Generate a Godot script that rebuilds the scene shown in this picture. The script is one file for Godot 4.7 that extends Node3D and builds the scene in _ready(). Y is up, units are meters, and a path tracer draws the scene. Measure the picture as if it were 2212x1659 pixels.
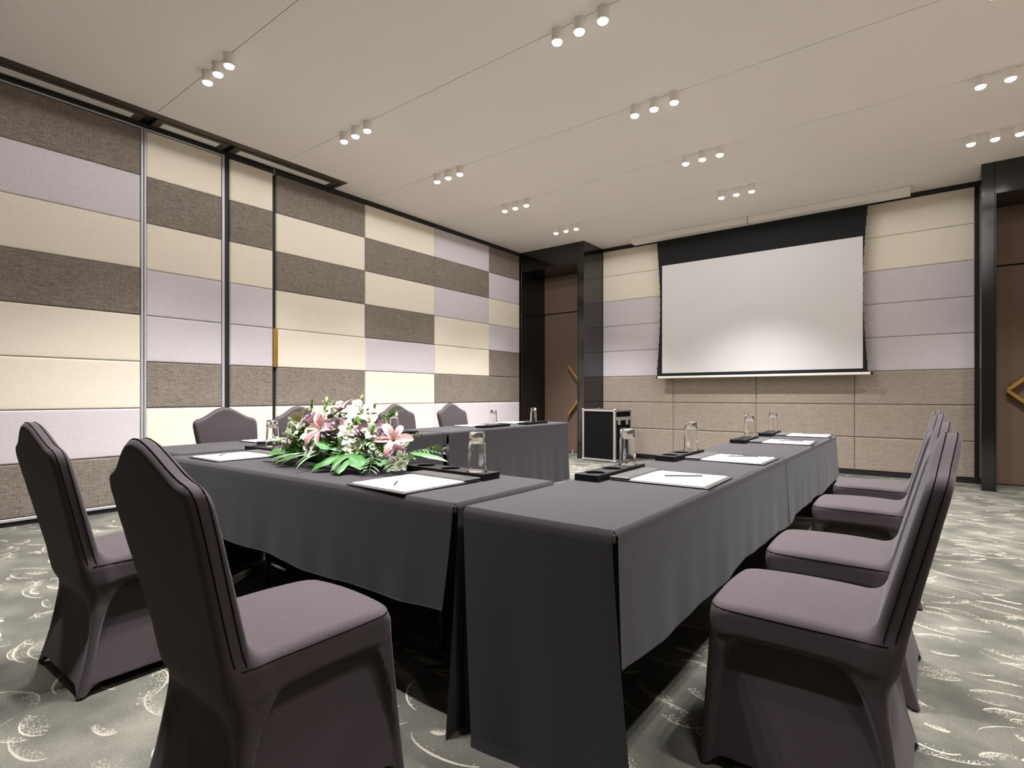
extends Node3D

const ROW := 0.445          # height of one padded wall panel
const TOP := 3.6245         # upper edge of the top panel row
const CEIL := 3.685
const TABLE := 0.73
const ROOM_X := 7.77
const ROOM_Z := 11.0

var M := {}
var used := {}
var rng := RandomNumberGenerator.new()


# ---------------------------------------------------------------- mesh building
class Shape:
	var v := PackedVector3Array()
	var n := PackedVector3Array()
	var c := PackedColorArray()
	var i := PackedInt32Array()
	var tint := Color.WHITE
	var colored := false

	func vert(p: Vector3, nn: Vector3) -> int:
		v.append(p)
		n.append(nn)
		if colored:
			c.append(tint)
		return v.size() - 1

	func tri(a: int, b: int, d: int) -> void:
		var w := (v[b] - v[a]).cross(v[d] - v[a])
		if w.dot(n[a] + n[b] + n[d]) > 0.0:
			i.append_array([a, d, b])
		else:
			i.append_array([a, b, d])

	func face(p: Array, nn: Vector3) -> void:
		var at := []
		for q in p:
			at.append(vert(q, nn))
		for k in range(1, p.size() - 1):
			tri(at[0], at[k], at[k + 1])

	func auto(p: Array, away: Vector3) -> void:
		var nn: Vector3 = ((p[1] - p[0]) as Vector3).cross(p[2] - p[0]).normalized()
		if nn.dot(away) < 0.0:
			nn = -nn
		face(p, nn)

	func box(at: Vector3, size: Vector3, bevel := 0.0, basis := Basis.IDENTITY) -> void:
		var hs := size / 2.0
		var b := minf(bevel, minf(hs.x, minf(hs.y, hs.z)) * 0.9)
		var put := func(q: Vector3) -> Vector3: return at + basis * q
		for ax in 3:
			var bx := (ax + 1) % 3
			var cx := (ax + 2) % 3
			for s in [-1.0, 1.0]:
				var nn := Vector3.ZERO
				nn[ax] = s
				var pts := []
				for k in [[-1, -1], [1, -1], [1, 1], [-1, 1]]:
					var q := Vector3.ZERO
					q[ax] = s * hs[ax]
					q[bx] = k[0] * (hs[bx] - b)
					q[cx] = k[1] * (hs[cx] - b)
					pts.append(put.call(q))
				face(pts, basis * nn)
		if b <= 0.0:
			return
		for ax in 3:
			var bx := (ax + 1) % 3
			var cx := (ax + 2) % 3
			for sb in [-1.0, 1.0]:
				for sc in [-1.0, 1.0]:
					var pts := []
					for k in [[-1, 0], [1, 0], [1, 1], [-1, 1]]:
						var q := Vector3.ZERO
						q[ax] = k[0] * (hs[ax] - b)
						q[bx] = sb * (hs[bx] - (0.0 if k[1] == 0 else b))
						q[cx] = sc * (hs[cx] - (b if k[1] == 0 else 0.0))
						pts.append(put.call(q))
					var nn := Vector3.ZERO
					nn[bx] = sb
					nn[cx] = sc
					face(pts, (basis * nn).normalized())
		for sx in [-1.0, 1.0]:
			for sy in [-1.0, 1.0]:
				for sz in [-1.0, 1.0]:
					face([put.call(Vector3(sx * hs.x, sy * (hs.y - b), sz * (hs.z - b))), put.call(Vector3(sx * (hs.x - b), sy * hs.y, sz * (hs.z - b))), put.call(Vector3(sx * (hs.x - b), sy * (hs.y - b), sz * hs.z))], (basis * Vector3(sx, sy, sz)).normalized())

	func tube(pts: Array, r0: float, r1: float, sides := 8, caps := true) -> void:
		var prev := -1
		var side := Vector3.UP
		for k in pts.size():
			var d: Vector3 = (pts[mini(k + 1, pts.size() - 1)] - pts[maxi(k - 1, 0)]).normalized()
			if k == 0:
				side = d.cross(Vector3.UP if absf(d.y) < 0.9 else Vector3.RIGHT).normalized()
			side = (side - d * side.dot(d)).normalized()
			var up := d.cross(side)
			var r := lerpf(r0, r1, float(k) / maxi(1, pts.size() - 1))
			var first := v.size()
			for s in sides:
				var a := TAU * s / sides
				var nn := side * cos(a) + up * sin(a)
				vert(pts[k] + nn * r, nn)
			if prev >= 0:
				for s in sides:
					var t := (s + 1) % sides
					tri(prev + s, prev + t, first + t)
					tri(prev + s, first + t, first + s)
			if caps and (k == 0 or k == pts.size() - 1):
				var ring := []
				for s in sides:
					ring.append(v[first + s])
				face(ring, -d if k == 0 else d)
			prev = first

	# profile: radius, height pairs from one end to the other
	func lathe(prof: Array, sides := 24, at := Vector3.ZERO, crease := 0.7) -> void:
		var norms := []
		for k in prof.size() - 1:
			var d: Vector2 = (prof[k + 1] - prof[k]).normalized()
			norms.append(Vector2(d.y, -d.x))
		for k in prof.size() - 1:
			var na: Vector2 = norms[k]
			var nb: Vector2 = norms[k]
			if k > 0 and norms[k - 1].dot(norms[k]) > crease:
				na = (norms[k] + norms[k - 1]).normalized()
			if k < norms.size() - 1 and norms[k + 1].dot(norms[k]) > crease:
				nb = (norms[k] + norms[k + 1]).normalized()
			var first := v.size()
			for s in sides:
				var a := TAU * s / sides
				var e := Vector3(cos(a), 0, sin(a))
				vert(at + e * prof[k].x + Vector3.UP * prof[k].y, e * na.x + Vector3.UP * na.y)
				vert(at + e * prof[k + 1].x + Vector3.UP * prof[k + 1].y, e * nb.x + Vector3.UP * nb.y)
			for s in sides:
				var t := (s + 1) % sides
				if prof[k].x > 1e-6:
					tri(first + 2 * s, first + 2 * t, first + 2 * t + 1) if prof[k + 1].x > 1e-6 else tri(first + 2 * s, first + 2 * t, first + 2 * s + 1)
				if prof[k + 1].x > 1e-6:
					tri(first + 2 * s, first + 2 * t + 1, first + 2 * s + 1)

	# rows of equal length; smooth normals on the side of `away`
	func sheet(rows: Array, away: Callable, colors: Array = []) -> void:
		var ny := rows.size()
		var nx: int = rows[0].size()
		var first := v.size()
		for y in ny:
			for x in nx:
				var du: Vector3 = rows[y][mini(x + 1, nx - 1)] - rows[y][maxi(x - 1, 0)]
				var dv: Vector3 = rows[mini(y + 1, ny - 1)][x] - rows[maxi(y - 1, 0)][x]
				var nn := du.cross(dv)
				if nn.length() < 1e-12:
					nn = away.call(rows[y][x])
				nn = nn.normalized()
				if nn.dot(away.call(rows[y][x])) < 0.0:
					nn = -nn
				if colors:
					tint = colors[y][x]
				vert(rows[y][x], nn)
		for y in ny - 1:
			for x in nx - 1:
				var a := first + y * nx + x
				tri(a, a + 1, a + nx + 1)
				tri(a, a + nx + 1, a + nx)

	func done() -> ArrayMesh:
		var arrays := []
		arrays.resize(Mesh.ARRAY_MAX)
		arrays[Mesh.ARRAY_VERTEX] = v
		arrays[Mesh.ARRAY_NORMAL] = n
		if colored:
			arrays[Mesh.ARRAY_COLOR] = c
		arrays[Mesh.ARRAY_INDEX] = i
		var m := ArrayMesh.new()
		m.add_surface_from_arrays(Mesh.PRIMITIVE_TRIANGLES, arrays)
		return m


func shape(colored := false) -> Shape:
	var s := Shape.new()
	s.colored = colored
	return s


# ---------------------------------------------------------------- naming
func numbered(called: String) -> String:
	used[called] = used.get(called, -1) + 1
	return called if used[called] == 0 else "%s_%03d" % [called, used[called]]


func part(called: String, mesh, m: Material, parent: Node3D, at := Vector3.ZERO) -> MeshInstance3D:
	var o := MeshInstance3D.new()
	o.name = called
	o.mesh = mesh.done() if mesh is Shape else mesh
	o.material_override = m
	o.position = at
	parent.add_child(o, true)
	return o


func thing(called: String, label: String, category: String, at := Vector3.ZERO, turn := 0.0, group := "") -> Node3D:
	var o := Node3D.new()
	o.name = numbered(called)
	add_child(o)
	o.position = at
	o.rotation.y = turn
	tag(o, label, category, group)
	return o


func tag(o: Node, label: String, category: String, group := "") -> void:
	o.set_meta("label", label)
	o.set_meta("category", category)
	if group:
		o.set_meta("group", group)


func struct(called: String) -> Node3D:
	var o := Node3D.new()
	o.name = called
	o.set_meta("kind", "structure")
	add_child(o)
	return o


func again(o: Node3D, label: String, at: Vector3, turn: float, group := "") -> Node3D:
	var r: Node3D = o.duplicate()
	r.name = numbered(str(o.name))
	add_child(r)
	r.position = at
	r.rotation.y = turn
	r.set_meta("label", label)
	if group:
		r.set_meta("group", group)
	return r


# ---------------------------------------------------------------- materials
func plain(called: String, col: Color, rough: float, metal := 0.0) -> StandardMaterial3D:
	var m := StandardMaterial3D.new()
	m.resource_name = called
	m.albedo_color = col
	m.roughness = rough
	m.metallic = metal
	M[called] = m
	return m


func rgb(r: float, g: float, b: float) -> Color:
	return Color(r / 255.0, g / 255.0, b / 255.0)


func textured(called: String, img: Image, metres: float, rough: float, world := true) -> StandardMaterial3D:
	var m := plain(called, Color.WHITE, rough)
	m.albedo_texture = ImageTexture.create_from_image(img)
	m.uv1_triplanar = true
	m.uv1_world_triplanar = world
	m.uv1_triplanar_sharpness = 8.0
	m.uv1_scale = Vector3.ONE / metres
	return m


# woven cloth: threads both ways with slubs; base and thread tones, sizes in pixels
func weave(size: int, low: Color, high: Color, streak_x: int, streak_y: int, mix_x: float, grain: float, sd: int) -> Image:
	var r := RandomNumberGenerator.new()
	r.seed = sd
	var hx := PackedFloat32Array()
	var vy := PackedFloat32Array()
	hx.resize(size * size)
	vy.resize(size * size)
	for y in size:
		var x := 0
		while x < size:
			var len := r.randi_range(streak_x / 3, streak_x)
			var val := r.randf()
			for k in mini(len, size - x):
				hx[y * size + x + k] = val
			x += len
	for x in size:
		var y := 0
		while y < size:
			var len := r.randi_range(streak_y / 3, streak_y)
			var val := r.randf()
			for k in mini(len, size - y):
				vy[(y + k) * size + x] = val
			y += len
	var data := PackedByteArray()
	data.resize(size * size * 3)
	for k in size * size:
		var t := clampf(hx[k] * mix_x + vy[k] * (1.0 - mix_x) + (r.randf() - 0.5) * grain, 0.0, 1.0)
		data[k * 3] = int(lerpf(low.r, high.r, t) * 255.0)
		data[k * 3 + 1] = int(lerpf(low.g, high.g, t) * 255.0)
		data[k * 3 + 2] = int(lerpf(low.b, high.b, t) * 255.0)
	return Image.create_from_data(size, size, false, Image.FORMAT_RGB8, data)


func speckle(size: int, low: Color, high: Color, freq: float, grain: float, sd: int) -> Image:
	var r := RandomNumberGenerator.new()
	r.seed = sd
	var ns := FastNoiseLite.new()
	ns.seed = sd
	ns.frequency = freq
	ns.fractal_octaves = 3
	var data := PackedByteArray()
	data.resize(size * size * 3)
	for y in size:
		for x in size:
			# blend across the borders so that the tile repeats without a seam
			var fx := clampf((x - size * 0.8) / (size * 0.2), 0.0, 1.0)
			var fy := clampf((y - size * 0.8) / (size * 0.2), 0.0, 1.0)
			var a := ns.get_noise_2d(x, y)
			if fx > 0.0 or fy > 0.0:
				a = lerpf(lerpf(a, ns.get_noise_2d(x - size, y), fx), lerpf(ns.get_noise_2d(x, y - size), ns.get_noise_2d(x - size, y - size), fx), fy)
			var t := clampf(0.5 + a * 0.9 + (r.randf() - 0.5) * grain, 0.0, 1.0)
			var k := (y * size + x) * 3
			data[k] = int(lerpf(low.r, high.r, t) * 255.0)
			data[k + 1] = int(lerpf(low.g, high.g, t) * 255.0)
			data[k + 2] = int(lerpf(low.b, high.b, t) * 255.0)
	return Image.create_from_data(size, size, false, Image.FORMAT_RGB8, data)


func blot(img: Image, x: float, y: float, r: float, col: Color) -> void:
	var size := img.get_width()
	var q := int(ceil(r))
	for dy in range(-q, q + 1):
		for dx in range(-q, q + 1):
			if dx * dx + dy * dy <= r * r + 0.3:
				img.set_pixel(posmod(int(x) + dx, size), posmod(int(y) + dy, size), col)


# grey carpet woven with cream crescents, each a stroke with a spray of dabs inside its curve
func carpet_image() -> Image:
	var img := speckle(1024, rgb(59, 58, 51), rgb(97, 94, 85), 0.006, 0.55, 11)
	img.resize(2048, 2048, Image.INTERPOLATE_BILINEAR)
	var r := RandomNumberGenerator.new()
	r.seed = 77
	var px := 2048.0 / 2.6
	for k in 310:
		var cx := r.randf() * 2048.0
		var cy := r.randf() * 2048.0
		var ra := r.randf_range(0.05, 0.15) * px
		var rb := ra * r.randf_range(0.35, 0.8)
		var turn := r.randf_range(-0.7, 0.7) + (PI if r.randf() < 0.35 else 0.0)
		var a0 := r.randf_range(-0.3, 0.7)
		var span := r.randf_range(1.3, 2.7)
		var wide := r.randf_range(0.0009, 0.0029) * px
		var tone := rgb(166, 158, 143).lerp(rgb(134, 127, 114), r.randf())
		var a := a0
		while a < a0 + span:
			var f := (a - a0) / span
			var w := wide * (0.35 + 1.1 * sin(PI * clampf(f * 1.15, 0.0, 1.0)))
			var p := Vector2(cos(a) * ra, sin(a) * rb) * (1.0 + r.randf_range(-0.012, 0.012))
			p = p.rotated(turn)
			if r.randf() > 0.06:
				blot(img, cx + p.x, cy + p.y, maxf(0.6, w), tone)
			a += 0.9 / ra
		for s in int(r.randf_range(0.0, 1.0) * 210.0):
			var ang := a0 + r.randf() * span
			var depth := 1.0 - absf(r.randfn(0.0, 0.2)) - 0.04
			var q := Vector2(cos(ang) * ra, sin(ang) * rb) * depth
			q = q.rotated(turn)
			blot(img, cx + q.x, cy + q.y, r.randf_range(0.4, 1.8), tone)
	return img


func materials() -> void:
	textured("linen", weave(1024, rgb(66, 58, 51), rgb(172, 159, 146), 60, 44, 0.58, 0.35, 3), 1.0, 0.95)
	textured("lilac", weave(1024, rgb(178, 169, 173), rgb(216, 207, 210), 20, 20, 0.5, 0.7, 4), 0.9, 0.95)
	textured("beige", weave(1024, rgb(207, 195, 177), rgb(234, 224, 208), 22, 20, 0.5, 0.7, 5), 0.9, 0.95)
	textured("taupe", weave(1024, rgb(113, 102, 92), rgb(182, 168, 153), 60, 14, 0.7, 0.5, 6), 1.0, 0.95)
	textured("suede", speckle(512, rgb(98, 78, 66), rgb(126, 103, 89), 0.16, 1.0, 8), 0.9, 0.9)
	textured("carpet", carpet_image(), 2.6, 1.0)
	textured("plaster", speckle(512, rgb(226, 218, 212), rgb(238, 231, 226), 0.09, 0.8, 9), 0.8, 0.95)
	plain("black_trim", rgb(20, 19, 18), 0.55)
	var gloss := plain("black_gloss", rgb(20, 18, 17), 0.12)
	gloss.metallic_specular = 0.6
	plain("black_matt", rgb(14, 14, 14), 0.9)
	plain("silver", rgb(186, 184, 188), 0.5, 0.4)
	plain("bronze", rgb(88, 80, 70), 0.4, 0.5)
	plain("brass", rgb(190, 150, 82), 0.32, 0.9)
	plain("white_paint", rgb(232, 226, 220), 0.6)
	var lamp := plain("lamp_glow", rgb(255, 252, 245), 0.5)
	lamp.emission_enabled = true
	lamp.emission = rgb(255, 248, 238)
	lamp.emission_energy_multiplier = 6.0
	plain("screen_white", rgb(208, 205, 204), 0.9)
	var stretch := textured("stretch_cloth", speckle(256, rgb(51, 44, 46), rgb(68, 59, 61), 0.12, 0.9, 12), 0.16, 0.78, false)
	stretch.rim_enabled = true
	stretch.rim = 0.15
	stretch.metallic_specular = 0.25
	stretch.rim_tint = 0.4
	var cloth := textured("table_cloth", speckle(256, rgb(34, 31, 33), rgb(49, 45, 48), 0.14, 0.9, 13), 0.2, 0.85, false)
	cloth.rim_enabled = true
	cloth.rim = 0.2
	cloth.metallic_specular = 0.25
	cloth.rim_tint = 0.3
	plain("seam_thread", rgb(18, 15, 16), 1.0).metallic_specular = 0.0
	plain("leatherette", rgb(44, 39, 37), 0.5)
	plain("tray_black", rgb(10, 9, 9), 0.5).metallic_specular = 0.35
	plain("paper", rgb(240, 240, 240), 0.9)
	plain("pencil", rgb(52, 46, 48), 0.5)
	plain("pen_black", rgb(16, 16, 18), 0.25)
	var glass := plain("clear_glass", Color(1, 1, 1, 0.0), 0.0)
	glass.refraction_enabled = true
	glass.refraction_scale = 0.05
	glass.transparency = BaseMaterial3D.TRANSPARENCY_ALPHA
	plain("case_black", rgb(15, 15, 14), 0.75).metallic_specular = 0.2
	plain("aluminium", rgb(188, 184, 184), 0.35, 0.7)
	plain("table_board", rgb(70, 62, 55), 0.7)
	for k in ["petal", "leafy"]:
		var m := plain(k, rgb(188, 188, 188) if k == "petal" else rgb(190, 190, 190), 0.6 if k == "petal" else 0.42)
		m.vertex_color_use_as_albedo = true
		m.backlight_enabled = true
		m.backlight = rgb(70, 66, 60) if k == "petal" else rgb(24, 40, 8)


# ---------------------------------------------------------------- camera and light
func camera_and_light() -> void:
	var cam := Camera3D.new()
	cam.name = "camera"
	add_child(cam)
	cam.position = Vector3(5.9657, 1.0823, 8.6983)
	cam.rotation.y = 0.65416
	var near := 0.05
	cam.set_frustum(near * 1659.0 / 1175.56, Vector2(0.0, near * (852.85 - 829.5) / 1175.56), near, 60.0)
	cam.current = true
	var env := Environment.new()
	env.background_mode = Environment.BG_COLOR
	env.background_color = Color.BLACK
	env.tonemap_mode = Environment.TONE_MAPPER_LINEAR
	env.tonemap_exposure = 1.0
	env.sdfgi_enabled = true
	env.ssao_enabled = true
	env.ssil_enabled = true
	var we := WorldEnvironment.new()
	we.name = "environment"
	we.environment = env
	add_child(we)


const LAMP_ENERGY := 8.8     # the beam of one lamp
const LAMP_CONE := 47.0
const LAMP_SOFT := 1.0
const SPILL_ENERGY := 0.27    # the wide scatter from one lens


func downlights() -> void:
	var body := shape()
	body.lathe([Vector2(0.0, 0.0), Vector2(0.040, 0.0), Vector2(0.040, -0.083), Vector2(0.038, -0.085), Vector2(0.0365, -0.085), Vector2(0.0365, -0.078)], 24)
	var lens := shape()
	lens.lathe([Vector2(0.0375, -0.080), Vector2(0.0370, -0.088), Vector2(0.032, -0.097), Vector2(0.019, -0.104), Vector2(0.0, -0.107)], 20, Vector3.ZERO, 0.3)
	var bm := body.done()
	var lm := lens.done()
	for row in 6:
		var z := 1.55 + 1.29 * row
		for col in [1.53, 4.04, 6.48]:
			for k in 3:
				var t := thing("ceiling_downlight", "small white cylinder downlight, one of three in a line on a ceiling seam", "ceiling light", Vector3(col + (k - 1) * 0.182, CEIL, z), 0.0, "downlights in threes along the ceiling seams")
				part("body", bm, M.white_paint, t)
				part("lens", lm, M.lamp_glow, t)
				for wide in [false, true]:
					var l := SpotLight3D.new()
					l.name = "spill" if wide else "beam"
					t.add_child(l)
					l.position.y = -0.112
					l.rotation.x = -PI / 2
					l.light_color = rgb(255, 254, 255)
					l.light_energy = (SPILL_ENERGY if wide else LAMP_ENERGY) * (0.5 if col > 6.0 else 1.0) * (1.0 if row < 5 else 0.4 if absf(col - 4.0) > 1.0 else 0.7)   # the line towards the second door and the last corner are dimmed
					l.light_size = 0.03
					l.spot_angle = 89.0 if wide else LAMP_CONE
					l.spot_angle_attenuation = 0.06 if wide else LAMP_SOFT
					l.spot_range = 14.0
					l.spot_attenuation = 2.0
					l.shadow_enabled = true


# ---------------------------------------------------------------- room
# padded panel facing +z, width w, height h, back at z = -0.03, face at 0
func pad(w: float, h: float, edge := 0.013) -> ArrayMesh:
	var s := shape()
	var rings := [[0.0015, -0.03, 1.0, 0.0], [0.0015, -edge, 0.95, 0.3], [0.0015 + edge * 0.3, -edge * 0.3, 0.7, 0.7], [0.0015 + edge, 0.0, 0.06, 1.0], [0.0015 + edge * 4.0, edge * 0.22, 0.0, 1.0]]
	for side in 4:
		for k in rings.size() - 1:
			var at := []
			for e in [0, 1]:
				var q: Array = rings[k + e]
				for t in [-1.0, 1.0]:
					var p: Vector3
					var nn: Vector3
					if side < 2:
						var sg := -1.0 if side == 0 else 1.0
						p = Vector3(sg * (w / 2 - q[0]), t * (h / 2 - q[0]), q[1])
						nn = Vector3(sg * q[2], 0, q[3])
					else:
						var sg := -1.0 if side == 2 else 1.0
						p = Vector3(t * (w / 2 - q[0]), sg * (h / 2 - q[0]), q[1])
						nn = Vector3(0, sg * q[2], q[3])
					at.append(s.vert(p, nn.normalized()))
			s.tri(at[0], at[1], at[3])
			s.tri(at[0], at[3], at[2])
	var i: float = rings[-1][0]
	var d: float = rings[-1][1]
	s.face([Vector3(-w / 2 + i, -h / 2 + i, d), Vector3(w / 2 - i, -h / 2 + i, d), Vector3(w / 2 - i, h / 2 - i, d), Vector3(-w / 2 + i, h / 2 - i, d)], Vector3.BACK)
	return s.done()


func slab(called: String, parent: Node3D, lo: Vector3, hi: Vector3, m: Material, bevel := 0.0) -> MeshInstance3D:
	var s := shape()
	s.box(Vector3.ZERO, hi - lo, bevel)
	return part(called, s, m, parent, (lo + hi) / 2.0)


func room() -> void:
	var fl := struct("floor")
	slab("carpet", fl, Vector3(-0.3, -0.15, -0.5), Vector3(ROOM_X + 0.2, 0.0, ROOM_Z + 0.2), M.carpet)
	var ce := struct("ceiling")
	slab("soffit", ce, Vector3(-0.3, CEIL + 0.025, -0.5), Vector3(ROOM_X + 0.2, CEIL + 0.2, ROOM_Z + 0.2), M.black_trim)
	var cuts := [-0.2]
	for k in 7:
		cuts.append(1.55 + 1.29 * k)
	cuts.append(ROOM_Z)
	for k in cuts.size() - 1:
		var z0: float = cuts[k] + (0.0025 if k else 0.0)
		var z1: float = cuts[k + 1] - 0.0025
		if z0 < 4.62 and z1 > 4.62:
			slab("ceiling_panel", ce, Vector3(0.0, CEIL, z0), Vector3(ROOM_X, CEIL + 0.03, 4.62), M.plaster)
			slab("ceiling_panel", ce, Vector3(0.30, CEIL, 4.62), Vector3(ROOM_X, CEIL + 0.03, z1), M.plaster)
		else:
			slab("ceiling_panel", ce, Vector3(0.30 if z0 > 4.6 else 0.0, CEIL, z0), Vector3(ROOM_X, CEIL + 0.03, z1), M.plaster)
	left_wall()
	back_wall()
	var wr := struct("wall_right")
	slab("backing", wr, Vector3(ROOM_X, 0, -0.5), Vector3(ROOM_X + 0.15, CEIL + 0.03, ROOM_Z), M.beige)
	var wf := struct("wall_front")
	slab("backing", wf, Vector3(-0.3, 0, ROOM_Z), Vector3(ROOM_X + 0.15, CEIL + 0.03, ROOM_Z + 0.15), M.linen)
	doorway("door_1", 0.0, 1.0)
	doorway("door_2", ROOM_X, -1.0)


func left_wall() -> void:
	var w := struct("wall_left")
	slab("backing", w, Vector3(-0.2, 0, 0.66), Vector3(-0.032, CEIL + 0.03, ROOM_Z), M.black_trim)
	slab("top_rail", w, Vector3(-0.032, TOP, 0.66), Vector3(-0.004, CEIL, ROOM_Z), M.black_trim)
	slab("base_rail", w, Vector3(-0.032, 0.0, 0.66), Vector3(-0.006, 0.042, 6.0), M.black_trim)
	slab("base_rail", w, Vector3(-0.032, 0.0, 6.0), Vector3(-0.006, 0.038, ROOM_Z), M.black_trim)
	# columns of fabric from the screen end of the wall, rows listed from the top: L linen, V lilac, B beige
	var cols := [
		[0.69, 1.555, "LVBVLLVL"], [1.555, 2.849, "VLVBBLVB"], [2.849, 4.133, "BLBLVBBL"], [4.133, 5.377, "LBLBBLBV"],
		[5.416, 5.900, "BLBVVLBV"], [5.985, 6.689, "BLBVVLBV"], [6.735, 8.05, "LVBLBBVL"], [8.10, 9.4, "BLVBVLBV"], [9.45, 10.9, "LVBLBBVL"]]
	var cloth := {"L": M.linen, "V": M.lilac, "B": M.beige}
	for c in cols:
		var z0: float = c[0]
		var z1: float = c[1]
		for r in 8:
			var zz := z0 - 0.017 if (z0 > 4.1 and z0 < 4.2 and r == 4) else z0
			var p := part("panel", pad(z1 - zz, ROW), cloth[c[2][r]], w, Vector3(0, TOP - (r + 0.5) * ROW, (zz + z1) / 2))
			p.rotation.y = PI / 2
	# aluminium edges of the movable panels
	for e in [[6.689, 6.708], [6.714, 6.735], [5.958, 5.985], [8.05, 8.07], [8.08, 8.10]]:
		slab("edge_strip", w, Vector3(-0.03, 0.04, e[0]), Vector3(0.006, TOP + 0.016, e[1]), M.silver, 0.003)
	for e in [[5.985, 6.689], [6.735, 8.05]]:
		slab("edge_strip", w, Vector3(-0.03, 0.040, e[0]), Vector3(0.006, 0.064, e[1]), M.silver, 0.003)
		slab("edge_strip", w, Vector3(-0.03, TOP, e[0]), Vector3(0.006, TOP + 0.014, e[1]), M.silver, 0.003)
	slab("edge_strip", w, Vector3(-0.03, TOP - 0.02, 5.40), Vector3(0.004, TOP + 0.05, 5.41), M.silver, 0.001)
	slab("door_pull", w, Vector3(-0.02, TOP - 5 * ROW + 0.002, 5.362), Vector3(0.010, TOP - 4 * ROW - 0.002, 5.418), M.brass, 0.002)
	# slot diffusers in the ceiling along this wall
	var d := struct("trim_1")
	slab("outer_frame", d, Vector3(0.205, CEIL - 0.004, 4.62), Vector3(0.30, CEIL + 0.02, ROOM_Z), M.bronze)
	slab("outer_frame", d, Vector3(0.0, CEIL - 0.004, 4.62), Vector3(0.205, CEIL + 0.02, 4.66), M.bronze)
	for e in [[4.69, 5.93], [5.99, 6.66], [6.76, 8.6], [8.7, 10.9]]:
		var z0: float = e[0]
		var z1: float = e[1]
		slab("diffuser_frame", d, Vector3(0.15, CEIL - 0.010, z0), Vector3(0.19, CEIL + 0.02, z1), M.bronze, 0.002)
		slab("diffuser_frame", d, Vector3(0.012, CEIL - 0.010, z0), Vector3(0.028, CEIL + 0.02, z1), M.bronze, 0.002)
		slab("diffuser_frame", d, Vector3(0.028, CEIL - 0.010, z0), Vector3(0.15, CEIL + 0.02, z0 + 0.07), M.bronze, 0.002)
		slab("diffuser_frame", d, Vector3(0.028, CEIL - 0.010, z1 - 0.07), Vector3(0.15, CEIL + 0.02, z1), M.bronze, 0.002)
		slab("diffuser_plate", d, Vector3(0.028, CEIL - 0.004, z0 + 0.07), Vector3(0.15, CEIL + 0.015, z1 - 0.07), M.white_paint)


func back_wall() -> void:
	var w := struct("wall_back")
	slab("backing", w, Vector3(1.30, 0, -0.45), Vector3(6.46, CEIL + 0.03, -0.032), M.black_trim)
	slab("backing", w, Vector3(-0.3, 0, -0.45), Vector3(ROOM_X + 0.2, CEIL + 0.03, -0.33), M.black_trim)
	slab("top_rail", w, Vector3(1.338, TOP, -0.032), Vector3(6.43, CEIL, -0.004), M.black_trim)
	slab("base_rail", w, Vector3(1.338, 0.0, -0.032), Vector3(6.43, 0.06, -0.008), M.black_trim)
	var xs := [1.340, 2.628, 3.904, 5.160, 6.408]
	var cloth := {"T": M.taupe, "V": M.lilac, "B": M.beige}
	for c in 4:
		for r in 8:
			part("panel", pad(xs[c + 1] - xs[c], ROW), cloth["BBVVVTTT"[r]], w, Vector3((xs[c] + xs[c + 1]) / 2, TOP - (r + 0.5) * ROW, 0))


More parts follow.
